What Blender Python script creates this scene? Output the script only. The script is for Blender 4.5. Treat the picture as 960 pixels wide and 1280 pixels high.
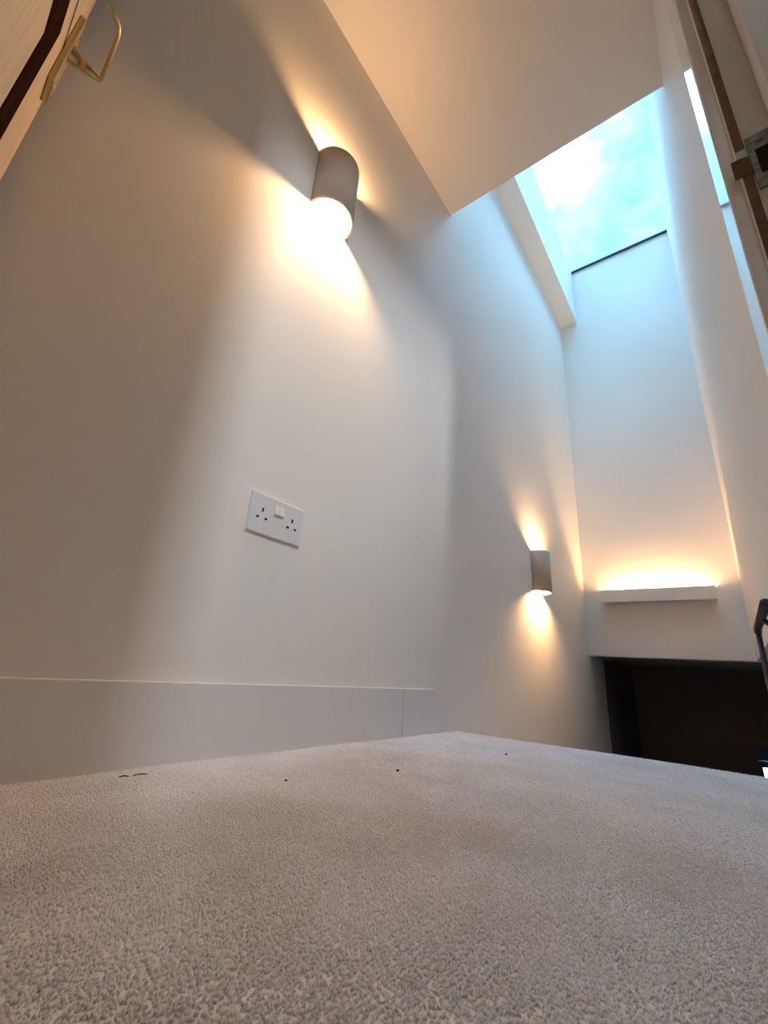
import bpy, bmesh, math, random
import numpy as np
from mathutils import Matrix, Vector, noise

for o in list(bpy.data.objects):
    bpy.data.objects.remove(o, do_unlink=True)
SC = bpy.context.scene
COL = SC.collection
random.seed(4)
rng = np.random.default_rng(7)

# ------------------------------------------------------------------ camera
cam = bpy.data.cameras.new('camera')
cam_o = bpy.data.objects.new('camera', cam)
COL.objects.link(cam_o)
Mr = ((0.802042, 0.151521, 0.577728), (0.593378, -0.312361, -0.741845), (0.068055, 0.937802, -0.340436))
M4 = Matrix(Mr).to_4x4()
M4.translation = Vector((0.76, 0.0, 0.163))
cam_o.matrix_world = M4
cam.sensor_fit = 'HORIZONTAL'
cam.sensor_width = 36.0
cam.lens = 549.97 / 960 * 36.0
cam.clip_start = 0.003
cam.clip_end = 200
SC.camera = cam_o

# ------------------------------------------------------------------ view
SC.view_settings.view_transform = 'Standard'
SC.view_settings.look = 'None'
SC.view_settings.gamma = 1.0
SC.view_settings.use_curve_mapping = False
SC.view_settings.exposure = 0.42

# ------------------------------------------------------------------ sky
SKY = 8.8
world = bpy.data.worlds.new('sky')
SC.world = world
world.use_nodes = True
nt = world.node_tree
nt.nodes.clear()
N = nt.nodes.new
out = N('ShaderNodeOutputWorld')
bg = N('ShaderNodeBackground')
tc = N('ShaderNodeTexCoord')
mp = N('ShaderNodeMapping')
mp.inputs['Scale'].default_value = (1.0, 1.0, 1.3)
mp.inputs['Location'].default_value = (3.3, 0.7, 0.0)
nz = N('ShaderNodeTexNoise')
nz.inputs['Scale'].default_value = 3.4
nz.inputs['Detail'].default_value = 6
nz.inputs['Roughness'].default_value = 0.55
rp = N('ShaderNodeValToRGB')
cr = rp.color_ramp
cr.elements[0].position = 0.36
cr.elements[0].color = (0.030, 0.088, 0.155, 1)
cr.elements[1].position = 0.58
cr.elements[1].color = (0.42, 0.86, 1.40, 1)
e_ = cr.elements.new(0.47)
e_.color = (0.075, 0.23, 0.38, 1)
nt.links.new(tc.outputs['Generated'], mp.inputs['Vector'])
nt.links.new(mp.outputs['Vector'], nz.inputs['Vector'])
nt.links.new(nz.outputs['Fac'], rp.inputs['Fac'])
nt.links.new(rp.outputs['Color'], bg.inputs['Color'])
bg.inputs['Strength'].default_value = SKY
nt.links.new(bg.outputs['Background'], out.inputs['Surface'])

# ------------------------------------------------------------------ daylight through the windows
def area(name, loc, direction, sx, sy, power, color, portal=False):
    l = bpy.data.lights.new(name, 'AREA')
    l.shape = 'RECTANGLE'
    l.size, l.size_y = sx, sy
    l.energy = power
    l.color = color
    o = bpy.data.objects.new(name, l)
    COL.objects.link(o)
    o.location = loc
    o.rotation_euler = Vector(direction).to_track_quat('-Z', 'Y').to_euler()
    if portal:
        l.cycles.is_portal = True
    return o

area('skylight_portal', (0.51, 2.4, 3.78), (0, 0, -1), 0.76, 1.94, 1, (1, 1, 1), True)
# daylight in the full-height window of the side room that opens off the landing
area('window_daylight', (2.875, -1.05, 3.00), (-1, 0, 0), 0.30, 0.80, 106, (0.85, 0.92, 1.0))

# ------------------------------------------------------------------ helpers
def mat(name, color, rough=0.5, spec=0.5, metal=0.0, coat=0.0):
    m = bpy.data.materials.new(name)
    m.use_nodes = True
    b = m.node_tree.nodes['Principled BSDF']
    b.inputs['Base Color'].default_value = (*color, 1)
    b.inputs['Roughness'].default_value = rough
    b.inputs['Specular IOR Level'].default_value = spec
    b.inputs['Metallic'].default_value = metal
    if coat:
        b.inputs['Coat Weight'].default_value = coat
        b.inputs['Coat Roughness'].default_value = 0.06
    return m

def add_noise(m, scale, c0, c1, bump=0.0, bscale=None, detail=4, dist=0.001, stretch=None):
    t = m.node_tree
    b = t.nodes['Principled BSDF']
    tcn = t.nodes.new('ShaderNodeTexCoord')
    mpn = t.nodes.new('ShaderNodeMapping')
    if stretch:
        mpn.inputs['Scale'].default_value = stretch
    n = t.nodes.new('ShaderNodeTexNoise')
    n.inputs['Scale'].default_value = scale
    n.inputs['Detail'].default_value = detail
    r = t.nodes.new('ShaderNodeValToRGB')
    r.color_ramp.elements[0].position = 0.3
    r.color_ramp.elements[1].position = 0.7
    r.color_ramp.elements[0].color = (*c0, 1)
    r.color_ramp.elements[1].color = (*c1, 1)
    t.links.new(tcn.outputs['Object'], mpn.inputs['Vector'])
    t.links.new(mpn.outputs['Vector'], n.inputs['Vector'])
    t.links.new(n.outputs['Fac'], r.inputs['Fac'])
    t.links.new(r.outputs['Color'], b.inputs['Base Color'])
    if bump:
        n2 = t.nodes.new('ShaderNodeTexNoise')
        n2.inputs['Scale'].default_value = bscale
        n2.inputs['Detail'].default_value = 3
        bp = t.nodes.new('ShaderNodeBump')
        bp.inputs['Strength'].default_value = bump
        bp.inputs['Distance'].default_value = dist
        t.links.new(mpn.outputs['Vector'], n2.inputs['Vector'])
        t.links.new(n2.outputs['Fac'], bp.inputs['Height'])
        t.links.new(bp.outputs['Normal'], b.inputs['Normal'])
    return r

def emission(name, color, strength):
    m = bpy.data.materials.new(name)
    m.use_nodes = True
    t = m.node_tree
    t.nodes.clear()
    o = t.nodes.new('ShaderNodeOutputMaterial')
    e = t.nodes.new('ShaderNodeEmission')
    e.inputs['Color'].default_value = (*color, 1)
    e.inputs['Strength'].default_value = strength
    t.links.new(e.outputs[0], o.inputs['Surface'])
    return m

def obj(name, me, m, parent=None, loc=None, smooth=False):
    o = bpy.data.objects.new(name, me)
    COL.objects.link(o)
    if m and not me.materials:
        me.materials.append(m)
    if parent:
        o.parent = parent
    if loc is not None:
        o.location = loc
    if smooth:
        for p in me.polygons:
            p.use_smooth = True
    return o

def bm_box(bm, x0, x1, y0, y1, z0, z1):
    r = bmesh.ops.create_cube(bm, size=1)
    for v in r['verts']:
        v.co = Vector(((x0 + x1) / 2 + v.co.x * (x1 - x0), (y0 + y1) / 2 + v.co.y * (y1 - y0), (z0 + z1) / 2 + v.co.z * (z1 - z0)))
    return r['verts']

def finish(bm, name, bevel=0.0, seg=2):
    if bevel:
        bmesh.ops.bevel(bm, geom=bm.edges[:], offset=bevel, segments=seg, profile=0.6, affect='EDGES', clamp_overlap=True)
    bmesh.ops.recalc_face_normals(bm, faces=bm.faces[:])
    me = bpy.data.meshes.new(name)
    bm.to_mesh(me)
    bm.free()
    return me

def box(name, x0, x1, y0, y1, z0, z1, m, parent=None, bevel=0.0, seg=2):
    bm = bmesh.new()
    bm_box(bm, x0, x1, y0, y1, z0, z1)
    return obj(name, finish(bm, name, bevel, seg), m, parent)

def boxes(name, lst, m, parent=None):
    bm = bmesh.new()
    for b in lst:
        bm_box(bm, *b)
    return obj(name, finish(bm, name), m, parent)

def prism(name, pts, a0, a1, axis, m, parent=None, bevel=0.0, smooth=False):
    """extrude a closed 2D outline along an axis: 'x' -> (y,z) outline, 'y' -> (x,z), 'z' -> (x,y)"""
    bm = bmesh.new()
    def co(p, a):
        return {'x': (a, p[0], p[1]), 'y': (p[0], a, p[1]), 'z': (p[0], p[1], a)}[axis]
    A = [bm.verts.new(co(p, a0)) for p in pts]
    B = [bm.verts.new(co(p, a1)) for p in pts]
    n = len(pts)
    bm.faces.new(A)
    bm.faces.new(B[::-1])
    for i in range(n):
        bm.faces.new((A[i], B[i], B[(i + 1) % n], A[(i + 1) % n]))
    return obj(name, finish(bm, name, bevel), m, parent, smooth=smooth)

def sweep(name, path, rad, m, parent=None, n=12, squash=1.0):
    """round bar along a list of points"""
    bm = bmesh.new()
    P = [Vector(p) for p in path]
    rings = []
    ref = Vector((0, 0, 1))
    for i, p in enumerate(P):
        d = (P[min(i + 1, len(P) - 1)] - P[max(i - 1, 0)]).normalized()
        r = ref if abs(d.dot(ref)) < 0.95 else Vector((1, 0, 0))
        u = d.cross(r).normalized()
        v = u.cross(d).normalized()
        rr = rad[i] if isinstance(rad, (list, tuple)) else rad
        rings.append([bm.verts.new(p + (u * math.cos(2 * math.pi * k / n) + v * math.sin(2 * math.pi * k / n) * squash) * rr) for k in range(n)])
    for a, b in zip(rings, rings[1:]):
        for k in range(n):
            bm.faces.new((a[k], a[(k + 1) % n], b[(k + 1) % n], b[k]))
    bm.faces.new(rings[0][::-1])
    bm.faces.new(rings[-1])
    return obj(name, finish(bm, name), m, parent, smooth=True)

def empty(name, loc=(0, 0, 0), rz=0.0):
    o = bpy.data.objects.new(name, None)
    COL.objects.link(o)
    o.location = loc
    o.rotation_euler = (0, 0, rz)
    o.empty_display_size = 0.05
    return o

def tag(o, label, cat, group=None):
    o['label'] = label
    o['category'] = cat
    if group:
        o['group'] = group
    return o

def struct(o, label, cat):
    o['kind'] = 'structure'
    return tag(o, label, cat)

# ------------------------------------------------------------------ materials
W_ = 0.886                      # width of the stairwell
M_wall = mat('wall_paint', (0.82, 0.80, 0.77), 0.62, 0.25)
add_noise(M_wall, 1.6, (0.83, 0.79, 0.725), (0.86, 0.82, 0.755), 0.06, 420, dist=0.0006)
M_ceil = mat('ceiling_paint', (0.83, 0.80, 0.76), 0.7, 0.2)
add_noise(M_ceil, 1.2, (0.83, 0.785, 0.72), (0.855, 0.81, 0.745), 0.05, 380, dist=0.0006)
M_trim = mat('satin_trim_paint', (0.80, 0.79, 0.77), 0.32, 0.5)
add_noise(M_trim, 3.0, (0.79, 0.765, 0.725), (0.81, 0.785, 0.745), 0.03, 150, dist=0.0005)
M_gloss = mat('gloss_frame_paint', (0.74, 0.74, 0.74), 0.10, 0.6, coat=0.5)
add_noise(M_gloss, 3.0, (0.72, 0.72, 0.72), (0.76, 0.76, 0.76))
M_carpet = mat('carpet', (0.46, 0.40, 0.36), 0.95, 0.1)
M_plaster = mat('lamp_plaster', (0.55, 0.49, 0.43), 0.75, 0.2)
add_noise(M_plaster, 30, (0.52, 0.43, 0.35), (0.56, 0.47, 0.39), 0.05, 300)
M_plastic = mat('white_plastic', (0.78, 0.76, 0.75), 0.35, 0.5)
add_noise(M_plastic, 8, (0.77, 0.75, 0.74), (0.79, 0.77, 0.76))
M_dark = mat('black_slot', (0.01, 0.01, 0.01), 0.7, 0.2)
M_oak = mat('oak', (0.52, 0.36, 0.20), 0.5, 0.35)
add_noise(M_oak, 9, (0.62, 0.46, 0.29), (0.78, 0.61, 0.42), 0.1, 60, detail=6, stretch=(9, 9, 0.9))
M_walnut = mat('dark_walnut', (0.03, 0.012, 0.008), 1.0, 0.0)
add_noise(M_walnut, 9, (0.022, 0.009, 0.006), (0.045, 0.018, 0.012), stretch=(9, 9, 0.9))
M_brass = mat('aged_brass', (0.62, 0.47, 0.24), 0.28, 0.5, 1.0)
add_noise(M_brass, 40, (0.56, 0.42, 0.21), (0.68, 0.52, 0.28))
M_steel = mat('strike_steel', (0.30, 0.28, 0.25), 0.4, 0.5, 1.0)
add_noise(M_steel, 90, (0.07, 0.065, 0.055), (0.17, 0.16, 0.14))
M_copper = mat('brown_lip', (0.11, 0.045, 0.012), 0.6, 0.3, 0.2)
M_seal = mat('brown_seal', (0.16, 0.10, 0.06), 0.8, 0.2)
add_noise(M_seal, 60, (0.13, 0.08, 0.05), (0.20, 0.13, 0.08))
M_black = mat('black_steel', (0.02, 0.017, 0.018), 0.38, 0.5)
add_noise(M_black, 50, (0.016, 0.013, 0.014), (0.026, 0.022, 0.023))
M_lining = mat('lining_paint', (0.66, 0.66, 0.66), 0.5, 0.3)
add_noise(M_lining, 3.0, (0.65, 0.65, 0.65), (0.67, 0.67, 0.67))
M_room = mat('side_room_paint', (0.42, 0.37, 0.31), 0.7, 0.2)
add_noise(M_room, 1.5, (0.41, 0.36, 0.30), (0.44, 0.39, 0.33))
M_hall_shade = mat('hall_shade_paint', (0.045, 0.035, 0.027), 0.8, 0.2)  # dark brown stands in for the shade of the unlit lower hall
add_noise(M_hall_shade, 2, (0.19, 0.14, 0.10), (0.22, 0.165, 0.12))
M_navy = mat('navy_paint', (0.012, 0.022, 0.06), 0.35, 0.5)
add_noise(M_navy, 4, (0.03, 0.06, 0.17), (0.04, 0.075, 0.2))
M_frame = mat('skylight_frame_bar', (0.012, 0.03, 0.06), 0.4, 0.4)
add_noise(M_frame, 20, (0.010, 0.027, 0.055), (0.014, 0.034, 0.066))
M_speck = mat('dark_lint', (0.02, 0.016, 0.014), 0.9, 0.1)
WARM = (1.0, 0.56, 0.25)
M_disc = emission('lamp_diffuser', (1.0, 0.80, 0.56), 14)
M_led = emission('led_strip', (1.0, 0.78, 0.50), 12)

# thin window glass: clear, with a little mirror at grazing angles
M_glass = bpy.data.materials.new('window_glass')
M_glass.use_nodes = True
t = M_glass.node_tree
t.nodes.clear()
go = t.nodes.new('ShaderNodeOutputMaterial')
gm = t.nodes.new('ShaderNodeMixShader')
gt = t.nodes.new('ShaderNodeBsdfTransparent')
gt.inputs['Color'].default_value = (0.97, 0.99, 1.0, 1)
gg = t.nodes.new('ShaderNodeBsdfGlossy')
gg.inputs['Roughness'].default_value = 0.02
gf = t.nodes.new('ShaderNodeFresnel')
gf.inputs['IOR'].default_value = 1.3
t.links.new(gf.outputs[0], gm.inputs['Fac'])
t.links.new(gt.outputs[0], gm.inputs[1])
t.links.new(gg.outputs[0], gm.inputs[2])
t.links.new(gm.outputs[0], go.inputs['Surface'])

# carpet colour: tuft-scale speckle over broad brushed patches
t = M_carpet.node_tree
b = t.nodes['Principled BSDF']
b.inputs['Sheen Weight'].default_value = 0.12
b.inputs['Sheen Roughness'].default_value = 0.5
tcn = t.nodes.new('ShaderNodeTexCoord')
n1 = t.nodes.new('ShaderNodeTexNoise'); n1.inputs['Scale'].default_value = 300; n1.inputs['Detail'].default_value = 2
n2 = t.nodes.new('ShaderNodeTexNoise'); n2.inputs['Scale'].default_value = 9; n2.inputs['Detail'].default_value = 3
r1 = t.nodes.new('ShaderNodeValToRGB')
r1.color_ramp.elements[0].position = 0.34; r1.color_ramp.elements[0].color = (0.85, 0.83, 0.815, 1)
r1.color_ramp.elements[1].position = 0.62; r1.color_ramp.elements[1].color = (0.98, 0.97, 0.96, 1)
r2 = t.nodes.new('ShaderNodeValToRGB')
r2.color_ramp.elements[0].position = 0.3; r2.color_ramp.elements[0].color = (0.88, 0.87, 0.86, 1)
r2.color_ramp.elements[1].position = 0.7; r2.color_ramp.elements[1].color = (1.0, 1.0, 1.0, 1)
mx = t.nodes.new('ShaderNodeMix'); mx.data_type = 'RGBA'; mx.blend_type = 'MULTIPLY'
mx.inputs['Factor'].default_value = 1.0
for n_ in (n1, n2):
    t.links.new(tcn.outputs['Object'], n_.inputs['Vector'])
t.links.new(n1.outputs['Fac'], r1.inputs['Fac'])
t.links.new(n2.outputs['Fac'], r2.inputs['Fac'])
t.links.new(r1.outputs['Color'], mx.inputs[6])
t.links.new(r2.outputs['Color'], mx.inputs[7])
t.links.new(mx.outputs[2], b.inputs['Base Color'])

# ------------------------------------------------------------------ structure
ZC, YC = 2.276, 1.335           # landing ceiling and its front edge
YF = 3.371                      # far wall
ZB = 0.362                      # underside of the far bulkhead
ZS = 3.75                       # skylight level
YL = 1.436                      # edge of the landing
ZL = -2.60                      # lower hall floor
YH = 5.0                        # back of the lower hall

struct(box('wall_left', -0.12, 0.0, -0.30, YH + 0.1, ZL, ZS, M_wall),
       'long smooth off-white wall carrying both half-round lights and the socket', 'wall')
struct(boxes('wall_right', [(W_, W_ + 0.10, 0.675, 1.86, ZL, ZS),
                            (W_, W_ + 0.10, 1.86, YF + 0.1, ZB, ZS),
                            (W_, W_ + 0.10, -0.30, 0.675, 2.03, ZS),
                            (W_, W_ + 0.10, -0.30, 0.675, -0.30, -0.02),
                            (W_, W_ + 0.10, -0.30, -0.13, -0.02, 2.03)], M_wall),
       'off-white stairwell wall on the right beside the door frame', 'wall')
struct(box('wall_back', 0.0, W_, -0.30, -0.20, -0.30, ZS, M_wall),
       'off-white end wall behind the oak door', 'wall')
struct(box('wall_far', 0.0, W_, YF, YF + 0.10, ZB, ZS, M_wall),
       'tall white end wall of the stairwell above the dark opening', 'wall')
struct(box('ceiling', 0.0, W_, -0.20, YC, ZC, ZC + 0.12, M_ceil),
       'flat warm-lit ceiling over the landing ending at the skylight shaft', 'ceiling')
struct(box('wall_front', 0.0, W_, YC - 0.10, YC, ZC + 0.12, ZS, M_wall),
       'upstand wall of the skylight shaft above the landing ceiling', 'wall')
struct(box('trim_1', 0.0, 0.134, YC, YF, 3.165, ZS - 0.02, M_wall),
       'plastered boxing running along the left wall under the skylight', 'boxing')
boxes_roof = [(0.0, 0.134, YC, YF, ZS - 0.02, ZS + 0.001), (0.134, W_, YC, 1.45, ZS - 0.02, ZS + 0.001)]
struct(boxes('trim_2', boxes_roof, M_wall), 'white plastered roof opening around the skylight', 'reveal')

# skylight
sk = empty('window_1', (0.51, 2.4, ZS))
struct(sk, 'frameless skylight showing blue sky and white cloud', 'skylight')
box('pane', -0.42, 0.42, -1.0, 1.03, 0.001, 0.008, M_glass, sk)
box('frame_bar', -0.376, 0.376, 0.951, 0.971, -0.012, 0.001, M_frame, sk, 0.001)

# lower hall, open to the right under the stairwell wall
XH = 2.6
struct(boxes('ceiling_lower', [(0.0, W_, YF + 0.10, YH, ZB, ZB + 0.12), (W_ + 0.10, XH, 1.86, YH, ZB, ZB + 0.12), (W_, W_ + 0.10, YF + 0.10, YH, ZB, ZB + 0.12)], M_hall_shade),
       'soffit with shade painted in, beyond the bulkhead over the lower hall', 'ceiling')
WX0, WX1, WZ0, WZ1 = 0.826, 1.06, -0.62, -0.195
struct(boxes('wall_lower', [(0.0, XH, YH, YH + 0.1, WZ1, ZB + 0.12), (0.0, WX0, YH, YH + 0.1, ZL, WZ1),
                            (WX1, XH, YH, YH + 0.1, ZL, WZ1), (WX0, WX1, YH, YH + 0.1, ZL, WZ0)], M_hall_shade),
       'wall at the end of the lower hall with shade painted in', 'wall')
struct(boxes('wall_hall', [(XH, XH + 0.1, 1.76, YH + 0.1, ZL, ZB + 0.12), (W_ + 0.10, XH, 1.76, 1.86, ZL, ZB + 0.12)], M_hall_shade),
       'side wall of the lower hall with shade painted in', 'wall')
struct(box('floor_lower', 0.0, XH, YL, YH + 0.1, ZL - 0.1, ZL, M_hall_shade), 'floor with shade painted in at the foot of the stairs', 'floor')
struct(box('wall_left_shade', 0.0, 0.002, YF + 0.42, YH, ZL, ZB, M_hall_shade), 'thin sheet of painted shade on the left wall past the bulkhead', 'wall')  # added sheet: its dark colour is the wall's falloff into shade
w2 = empty('window_2', (WX0, YH, WZ0))
struct(w2, 'navy framed window glimpsed just above the edge of the landing', 'window')
w, h = WX1 - WX0, WZ1 - WZ0
for nm, b in (('frame_rail', (0, w, 0.0, 0.06, h - 0.10, h)), ('frame_rail', (0, w, 0.0, 0.06, 0, 0.06)),
              ('frame_stile', (0, 0.022, 0.0, 0.06, 0.06, h - 0.10)), ('frame_stile', (w - 0.04, w, 0.0, 0.06, 0.06, h - 0.10)),
              ('sash_rail', (0.022, w - 0.04, 0.01, 0.05, h - 0.150, h - 0.106)), ('mullion', (0.105, 0.12, 0.01, 0.05, 0.06, h - 0.150))):
    box(nm, *b, M_navy, w2, 0.003)
box('weather_bar', 0.0, w, -0.006, 0.0, h - 0.106, h - 0.100, M_trim, w2)
box('pane', 0.022, w - 0.04, 0.028, 0.034, 0.06, h - 0.150, M_glass, w2)

# side room that opens off the landing on the right
struct(box('floor_side', W_ + 0.10, 2.8, -2.4, 0.92, -0.12, -0.02, M_room), 'beige floor of the room beyond the right doorway', 'floor')
struct(box('ceiling_side', W_ + 0.10, 2.9, -2.5, 1.02, 3.70, 3.80, M_room), 'beige ceiling of the room beyond the right doorway', 'ceiling')
struct(boxes('wall_side', [(W_ + 0.10, 2.9, 0.92, 1.02, -0.12, 3.70), (W_ + 0.10, 2.9, -2.5, -2.4, -0.12, 3.70), (W_, W_ + 0.10, -2.5, -0.30, -0.12, 3.80),
                           (2.8, 2.9, -0.88, 0.92, -0.12, 3.70), (2.8, 2.9, -2.4, -1.22, -0.12, 3.70),
                           (2.8, 2.9, -1.22, -0.88, 3.45, 3.70), (2.8, 2.9, -1.22, -0.88, -0.12, 2.55)], M_room),
       'beige walls of the room beyond the right doorway', 'wall')
w3 = empty('window_3', (2.8, -1.05, 2.55))
struct(w3, 'high white framed window in the room beyond the right doorway', 'window')
for nm, b in (('frame_stile', (0.03, 0.06, -0.17, -0.15, 0, 0.90)), ('frame_stile', (0.03, 0.06, 0.15, 0.17, 0, 0.90)),
              ('frame_rail', (0.03, 0.06, -0.15, 0.15, 0, 0.05)), ('frame_rail', (0.03, 0.06, -0.15, 0.15, 0.85, 0.90))):
    box(nm, *b, M_trim, w3, 0.003)
box('pane', 0.042, 0.048, -0.15, 0.15, 0.05, 0.85, M_glass, w3)

# ------------------------------------------------------------------ landing floor with carpet
fl = struct(box('floor', 0.0, W_, -0.20, YL - 0.012, -0.30, -0.004, M_carpet), 'beige cut-pile carpet covering the stair landing', 'floor')
box('floor_threshold', W_, W_ + 0.10, -0.13, 0.675, -0.02, -0.002, M_carpet, fl)

def surf(x, y):
    """height and lean of the carpet: gently uneven, rolling over the nosing"""
    z = 0.0008 * math.sin(7 * x + 3 * y) + 0.0006 * math.sin(17 * y - 5 * x)
    return z
# a lumpy backing sheet under the tufts
gx, gy = 100, 170
xs = np.linspace(0.0, W_, gx)
ys = np.linspace(-0.18, YL + 0.01, gy)
verts, faces = [], []
for yv in ys:
    for xv in xs:
        edge = max(0.0, yv - (YL - 0.022)) / 0.032
        zz = surf(xv, yv) - 0.0020 - 0.02 * edge ** 2 + 0.0003 * noise.noise(Vector((xv * 60, yv * 60, 0)))
        verts.append((xv, yv, zz))
for j in range(gy - 1):
    for i in range(gx - 1):
        a = j * gx + i
        faces.append((a, a + 1, a + gx + 1, a + gx))
# skirt down the riser
base = len(verts)
for xv in xs:
    verts.append((xv, YL + 0.008, -0.2125))
for i in range(gx - 1):
    a = (gy - 1) * gx + i
    faces.append((a, a + 1, base + i + 1, base + i))
me = bpy.data.meshes.new('carpet_backing')
me.from_pydata(verts, [], faces)
obj('carpet_backing', me, M_carpet, fl, smooth=True)

# cut pile: one joined mesh of short leaning yarn tufts
XY = []
for y0, y1, sp in ((-0.03, 0.66, 0.0023), (0.66, YL + 0.006, 0.0030)):
    X, Y = np.meshgrid(np.arange(0.002, W_, sp), np.arange(y0, y1, sp))
    XY.append(np.stack([(X + rng.uniform(-.48, .48, X.shape) * sp).ravel(), (Y + rng.uniform(-.48, .48, Y.shape) * sp).ravel(), np.full(X.size, sp)], 1))
XY = np.concatenate(XY)
XY = XY[rng.random(len(XY)) > 0.10]
X, Y, SPC = XY.T
n = len(X)
edge = np.clip(Y - (YL - 0.022), 0, None) / 0.032
Z = 0.0008 * np.sin(7 * X + 3 * Y) + 0.0006 * np.sin(17 * Y - 5 * X) - 0.005 - 0.02 * edge ** 2
flow = 0.7 * np.sin(9 * X + 4 * np.sin(6 * Y)) + np.sin(11 * Y + 3 * np.sin(8 * X))
ang = 1.2 * flow + rng.normal(0, 0.9, n)
lean = rng.uniform(0.0006, 0.0026, n)
hgt = rng.uniform(0.0044, 0.0062, n)
rad = rng.uniform(0.48, 0.74, n) * SPC
LX, LY = np.cos(ang) * lean, np.sin(ang) * lean + edge * 0.004
ph = rng.uniform(0, 2 * math.pi, n)
V = np.zeros((n, 7, 3))
for k in range(3):
    a = ph + k * 2 * math.pi / 3
    V[:, k] = np.stack([X + np.cos(a) * rad * 0.8, Y + np.sin(a) * rad * 0.8, Z], 1)
    V[:, 3 + k] = np.stack([X + LX * .6 + np.cos(a + .5) * rad, Y + LY * .6 + np.sin(a + .5) * rad, Z + hgt * .68], 1)
V[:, 6] = np.stack([X + LX, Y + LY, Z + hgt], 1)
F = []
for k in range(3):
    k2 = (k + 1) % 3
    F += [(k, k2, 3 + k2), (k, 3 + k2, 3 + k), (3 + k, 3 + k2, 6)]
F = (np.array(F)[None] + (np.arange(n) * 7)[:, None, None]).reshape(-1, 3)
me = bpy.data.meshes.new('carpet_pile')
me.vertices.add(n * 7)
me.vertices.foreach_set('co', V.astype(np.float32).ravel())
me.loops.add(len(F) * 3)
me.loops.foreach_set('vertex_index', F.astype(np.int32).ravel())
me.polygons.add(len(F))
me.polygons.foreach_set('loop_start', np.arange(0, len(F) * 3, 3, dtype=np.int32))
me.polygons.foreach_set('use_smooth', np.ones(len(F), dtype=bool))
me.update(calc_edges=True)
me.validate()
pile = obj('carpet_pile', me, M_carpet, fl)
pile['kind'] = 'stuff'

# stairs going down from the landing
st = empty('staircase', (0, YL, -0.2125))
tag(st, 'carpeted staircase descending beyond the edge of the landing', 'staircase')
ris, go_ = 0.2125, 0.24
for i in range(11):
    z1 = -ris * i
    box('step', 0.004, W_ - 0.002, i * go_ + 0.010, (i + 1) * go_ + 0.025, z1 - 0.30, z1, M_carpet, st, 0.012)

# ------------------------------------------------------------------ baseboard
bb = empty('baseboard_left', (0, 0, 0))
struct(bb, 'deep white baseboard with a cut-down end along the left wall', 'baseboard')
box('board', 0.0, 0.016, -0.20, 1.106, -0.004, 0.123, M_trim, bb, 0.0018)
prism('end_board', [(1.1062, -0.004), (1.1062, 0.1225), (1.268, 0.1225), (1.282, 0.119), (1.293, 0.111), (1.310, 0.085), (1.345, 0.045), (1.40, 0.012), (1.436, -0.004)],
      0.0, 0.0185, 'x', M_trim, bb, 0.0015)
bb = box('baseboard_right', W_ - 0.016, W_, 0.726, 1.42, -0.004, 0.123, M_trim, None, 0.002)
struct(bb, 'white baseboard along the right wall past the door frame', 'baseboard')

# ------------------------------------------------------------------ right doorway: frame with strike plate
dr = empty('door_2', (W_, 0.645, 0))
struct(dr, 'white gloss painted door frame at the right edge', 'door frame')
AT = 0.022
def arch(name, b):
    return box(name, *b, M_gloss, dr, 0.003, 3)
arch('architrave', (-AT, 0.0, 0.0, 0.079, 0.0, 2.05))
arch('architrave_head', (-AT, 0.0, -0.74, -0.001, 1.972, 2.05))
box('lining', -0.004, 0.104, -0.010, 0.030, 0.0, 2.03, M_lining, dr, 0.0015)
box('lining_head', -0.004, 0.104, -0.745, -0.0105, 1.96, 2.03, M_lining, dr, 0.0015)
box('lining', -0.004, 0.104, -0.775, -0.7455, 0.0, 2.03, M_lining, dr, 0.0015)
box('door_stop', 0.042, 0.085, -0.048, -0.010, 0.0, 1.96, M_lining, dr, 0.0025)
box('seal_strip', -0.0035, 0.0075, -0.0125, -0.0101, 0.0, 0.885, M_seal, dr)
box('seal_strip', -0.0035, 0.0075, -0.0125, -0.0101, 0.930, 1.96, M_seal, dr)
# strike plate with a hole, screws and bent lip
sp_ = boxes('strike_plate', [(0.010, 0.040, -0.0125, -0.0100, 0.838, 0.865), (0.010, 0.040, -0.0125, -0.0100, 0.915, 0.945),
                            (0.010, 0.017, -0.0125, -0.0100, 0.865, 0.915), (0.034, 0.040, -0.0125, -0.0100, 0.865, 0.915)], M_steel, dr)
sp_['label'] = 'dull metal strike plate'
box('latch_hole', 0.017, 0.034, -0.0115, -0.0101, 0.865, 0.915, M_dark, sp_)
prism('lip', [(0.010, -0.0126), (-0.002, -0.0150), (-0.012, -0.0145), (-0.012, -0.0125), (-0.002, -0.0128), (0.010, -0.0100)], 0.872, 0.908, 'z', M_copper, sp_)
for zz in (0.851, 0.930):
    bm = bmesh.new()
    bmesh.ops.create_cone(bm, segments=14, radius1=0.0045, radius2=0.0035, depth=0.0018, cap_ends=True, matrix=Matrix.Translation((0.025, -0.0132, zz)) @ Matrix.Rotation(math.pi / 2, 4, 'X'))
    obj('screw', finish(bm, 'screw'), M_steel, sp_)

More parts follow.
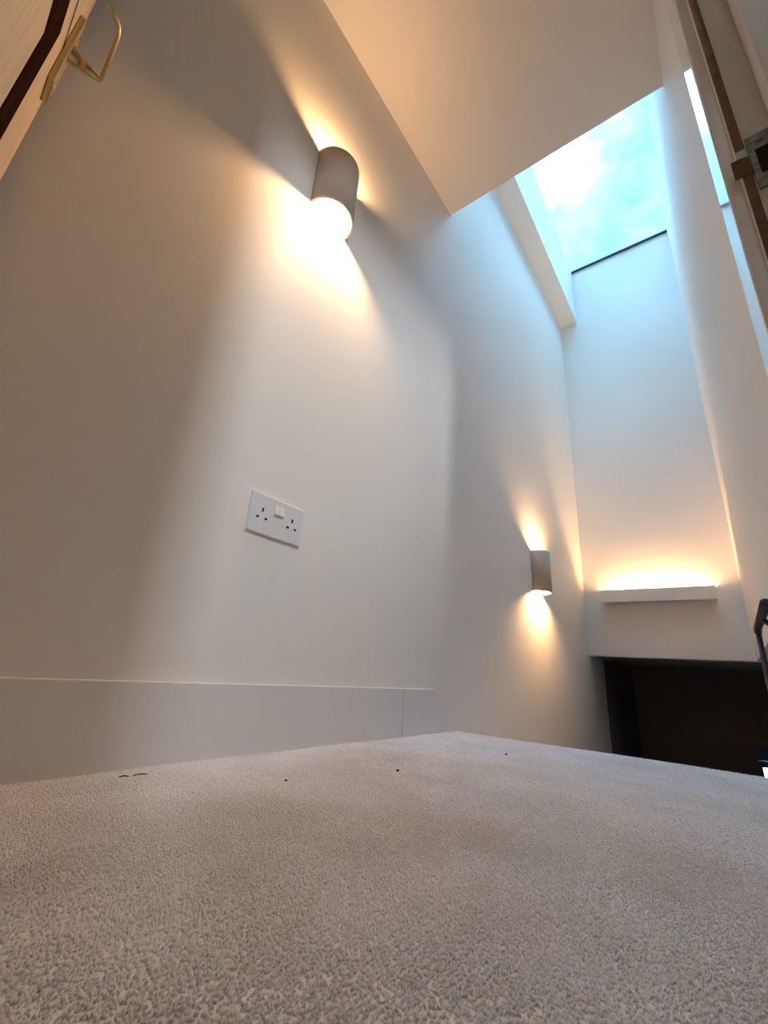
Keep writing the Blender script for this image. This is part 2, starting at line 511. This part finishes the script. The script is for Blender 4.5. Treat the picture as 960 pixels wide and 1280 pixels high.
# ------------------------------------------------------------------ oak door standing ajar at the left
DA = math.atan(0.09)
FX = 0.05                       # free edge
do = empty('door_1', (FX, -0.002 - 0.09 * FX, 0), -DA)
struct(do, 'oak door with dark inlaid border standing ajar at top left', 'door')
box('leaf', 0.0, 0.74, -0.040, 0.0, 0.008, 1.981, M_oak, do, 0.002)
def band(nm, x0, x1, z0, z1):
    return box(nm, x0 - FX, x1 - FX, -0.001, 0.0006, z0, z1, M_walnut, do)
band('inlay_band', 0.200, 0.276, 0.15, 0.777)
band('inlay_band', 0.200, 0.70, 0.7772, 0.895)
band('inlay_band', 0.624, 0.70, 0.15, 0.777)
band('groove_line', 0.105, 0.70, 0.972, 0.977)
hd = box('handle_backplate', -0.022, 0.022, 0.0, 0.008, -0.095, 0.058, M_brass, do, 0.002, 3)
hd.location = (0.055, 0.0, 1.0)
hd['label'] = 'aged brass backplate with a thin return lever'
def cyl(nm, r0, r1, y0, y1, zc, m, parent, xc=0.0):
    bm = bmesh.new()
    bmesh.ops.create_cone(bm, segments=24, radius1=r0, radius2=r1, depth=y1 - y0, cap_ends=True,
                          matrix=Matrix.Translation((xc, (y0 + y1) / 2, zc)) @ Matrix.Rotation(-math.pi / 2, 4, 'X'))
    return obj(nm, finish(bm, nm), m, parent, smooth=False)
cyl('collar', 0.013, 0.011, 0.008, 0.018, 0.0, M_brass, hd)
pathL = [(0, 0.016, 0), (0, 0.030, 0), (0, 0.044, 0), (0.001, 0.0465, 0), (0.005, 0.048, 0), (0.05, 0.048, 0), (0.080, 0.047, 0), (0.092, 0.043, 0), (0.100, 0.036, 0), (0.104, 0.027, 0)]
sweep('lever', pathL, [0.0095, 0.0080, 0.0055, 0.0045, 0.0032, 0.0030, 0.0032, 0.0036, 0.0034, 0.003], M_brass, hd)
for zz in (-0.082, 0.046):
    cyl('plate_screw', 0.004, 0.003, 0.008, 0.0092, zz, M_brass, hd)

# ------------------------------------------------------------------ wall lights: half-round plaster up-and-down lights
LR, LH, LT = 0.074, 0.217, 0.005
def half_shell(h):
    bm = bmesh.new()
    nseg = 40
    rings = []
    for (r, z) in ((LR, 0), (LR, h), (LR - LT, h), (LR - LT, 0)):
        rings.append([bm.verts.new((max(0.0, r * math.sin(math.pi * k / nseg)), -r * math.cos(math.pi * k / nseg), z)) for k in range(nseg + 1)])
    for q in range(4):
        a, b = rings[q], rings[(q + 1) % 4]
        for k in range(nseg):
            f = bm.faces.new((a[k], a[k + 1], b[k + 1], b[k]))
            f.smooth = q in (0, 2)
    for k in (0, nseg):
        bm.faces.new([rings[q][k] for q in range(4)])
    bmesh.ops.recalc_face_normals(bm, faces=bm.faces[:])
    me = bpy.data.meshes.new('shade')
    bm.to_mesh(me)
    bm.free()
    for e in me.edges:
        pass
    return me
SHELL = half_shell(LH)
def half_disc(name, r, z0, z1, m, parent):
    pts = [(0.001, -r)] + [(max(0.001, r * math.sin(math.pi * k / 24)), -r * math.cos(math.pi * k / 24)) for k in range(1, 24)] + [(0.001, r)]
    return prism(name, pts, z0, z1, 'z', m, parent)
def wall_light(y, z, label, e_up, e_dn, dy=0.0):
    o = empty('wall_light', (0.0, y, z))
    tag(o, label, 'wall light', 'half-round wall lights on the left wall')
    obj('shade', SHELL, M_plaster, o)
    box('back_plate', 0.0005, 0.003, -0.060, 0.060, 0.060, 0.160, M_trim, o)
    half_disc('diffuser', LR - LT - 0.0005, LH * 0.5 + 0.045, LH * 0.5 + 0.049, M_disc, o)
    half_disc('diffuser', LR - LT - 0.0005, LH * 0.5 - 0.049, LH * 0.5 - 0.045, M_disc, o)
    for nm, zz, e in (('lamp_up', LH - 0.030, e_up), ('lamp_down', 0.030, e_dn)):
        l = bpy.data.lights.new(nm, 'POINT')
        l.energy = e
        l.color = WARM
        l.shadow_soft_size = 0.014
        lo = bpy.data.objects.new(nm, l)
        COL.objects.link(lo)
        lo.parent = o
        lo.location = (0.054, dy if nm == 'lamp_down' else 0.0, zz)
    return o
wall_light(0.604, 1.410, 'larger-looking half-round wall light high above the double socket', 6.8, 14.0, 0.014)
wall_light(2.345, 0.609, 'small half-round wall light low over the stairs near the far corner', 11.0, 21.0, 0.0)

# ------------------------------------------------------------------ plaster trough uplight on the far wall
tr = empty('trough_light', (0.4425, YF, 0.705))
tag(tr, 'long white wall trough glowing upward on the far wall', 'wall light')
hw, dp, hh = 0.3175, 0.092, 0.081
box('front_panel', -hw, hw, -dp, -dp + 0.006, 0.0, hh, M_trim, tr, 0.001)
box('bottom_panel', -hw, hw, -dp + 0.006, 0.0, 0.0, 0.006, M_trim, tr)
for sx in (-1, 1):
    box('end_panel', min(sx * hw, sx * (hw - 0.006)), max(sx * hw, sx * (hw - 0.006)), -dp + 0.006, 0.0, 0.006, hh, M_trim, tr)
box('led_strip', -hw + 0.04, hw - 0.04, -0.05, -0.035, 0.006, 0.012, M_led, tr)
tl = area('trough_lamp', (0.4425, YF - 0.042, 0.705 + 0.035), (0, 0, 1), 0.56, 0.02, 5.0, WARM)

# ------------------------------------------------------------------ double socket
so = empty('double_socket', (0.0, 0.5865, 0.4625))
tag(so, 'white double wall socket with two rocker switches above the baseboard', 'socket')
box('face_plate', 0.0, 0.0075, -0.0735, 0.0735, -0.043, 0.043, M_plastic, so, 0.0016, 3)
for yc in (-0.042, 0.042):
    box('earth_slot', 0.0070, 0.0079, yc - 0.0022, yc + 0.0022, 0.004, 0.013, M_dark, so)
    for s in (-1, 1):
        box('pin_slot', 0.0070, 0.0079, yc + s * 0.011 - 0.0034, yc + s * 0.011 + 0.0034, -0.0115, -0.0070, M_dark, so)
for yc in (-0.0068, 0.0068):
    prism('rocker_switch', [(0.0070, 0.0065), (0.0130, 0.0075), (0.0135, 0.0090), (0.0092, 0.0285), (0.0070, 0.0290)], yc - 0.0062, yc + 0.0062, 'y', M_plastic, so, 0.0006)

# ------------------------------------------------------------------ black balustrade at the right edge
hr = empty('handrail', (0.845, 1.80, -0.425))
tag(hr, 'black metal handrail and post on the open side of the stairs', 'handrail')
sweep('post', [(0, 0, 0.0), (0, 0, 0.783)], 0.0075, M_black, hr, 10)
sweep('top_rail', [(0, -0.50, 0.79), (0, -0.02, 0.79), (0, 0.0, 0.785), (0, 0.004, 0.780)], 0.0105, M_black, hr, 12)
sweep('wall_bracket', [(0.041, -0.30, 0.765), (0.015, -0.30, 0.765), (0, -0.30, 0.78)], 0.007, M_black, hr, 8)

# ------------------------------------------------------------------ bits of lint on the carpet
def speck(x, y, r, label):
    bm = bmesh.new()
    bmesh.ops.create_icosphere(bm, subdivisions=2, radius=r)
    for v in bm.verts:
        v.co *= 0.8 + 0.4 * random.random()
        v.co.z *= 0.7
    o = obj('lint_speck', finish(bm, 'lint_speck'), M_speck, None, (x, y, 0.0045 + 0.0008 * math.sin(7 * x + 3 * y) + 0.0006 * math.sin(17 * y - 5 * x)))
    tag(o, label, 'lint', 'dark lint on the carpet')
speck(0.217, 0.512, 0.0018, 'tiny dark lint speck left of the other carpet specks')
speck(0.268, 0.724, 0.0026, 'dark lint speck in the middle of the three carpet specks')
speck(0.314, 1.098, 0.0028, 'dark lint speck nearest the landing edge on the carpet')
th = sweep('dark_thread', [(0.051, 0.350, -0.0006), (0.054, 0.358, 0.0012), (0.057, 0.366, -0.0006), (0.055, 0.374, 0.0010), (0.059, 0.383, 0.0014), (0.060, 0.392, -0.0012)], 0.0008, M_speck, None, 6)
tag(th, 'thin dark thread lying on the carpet beside the baseboard', 'thread')
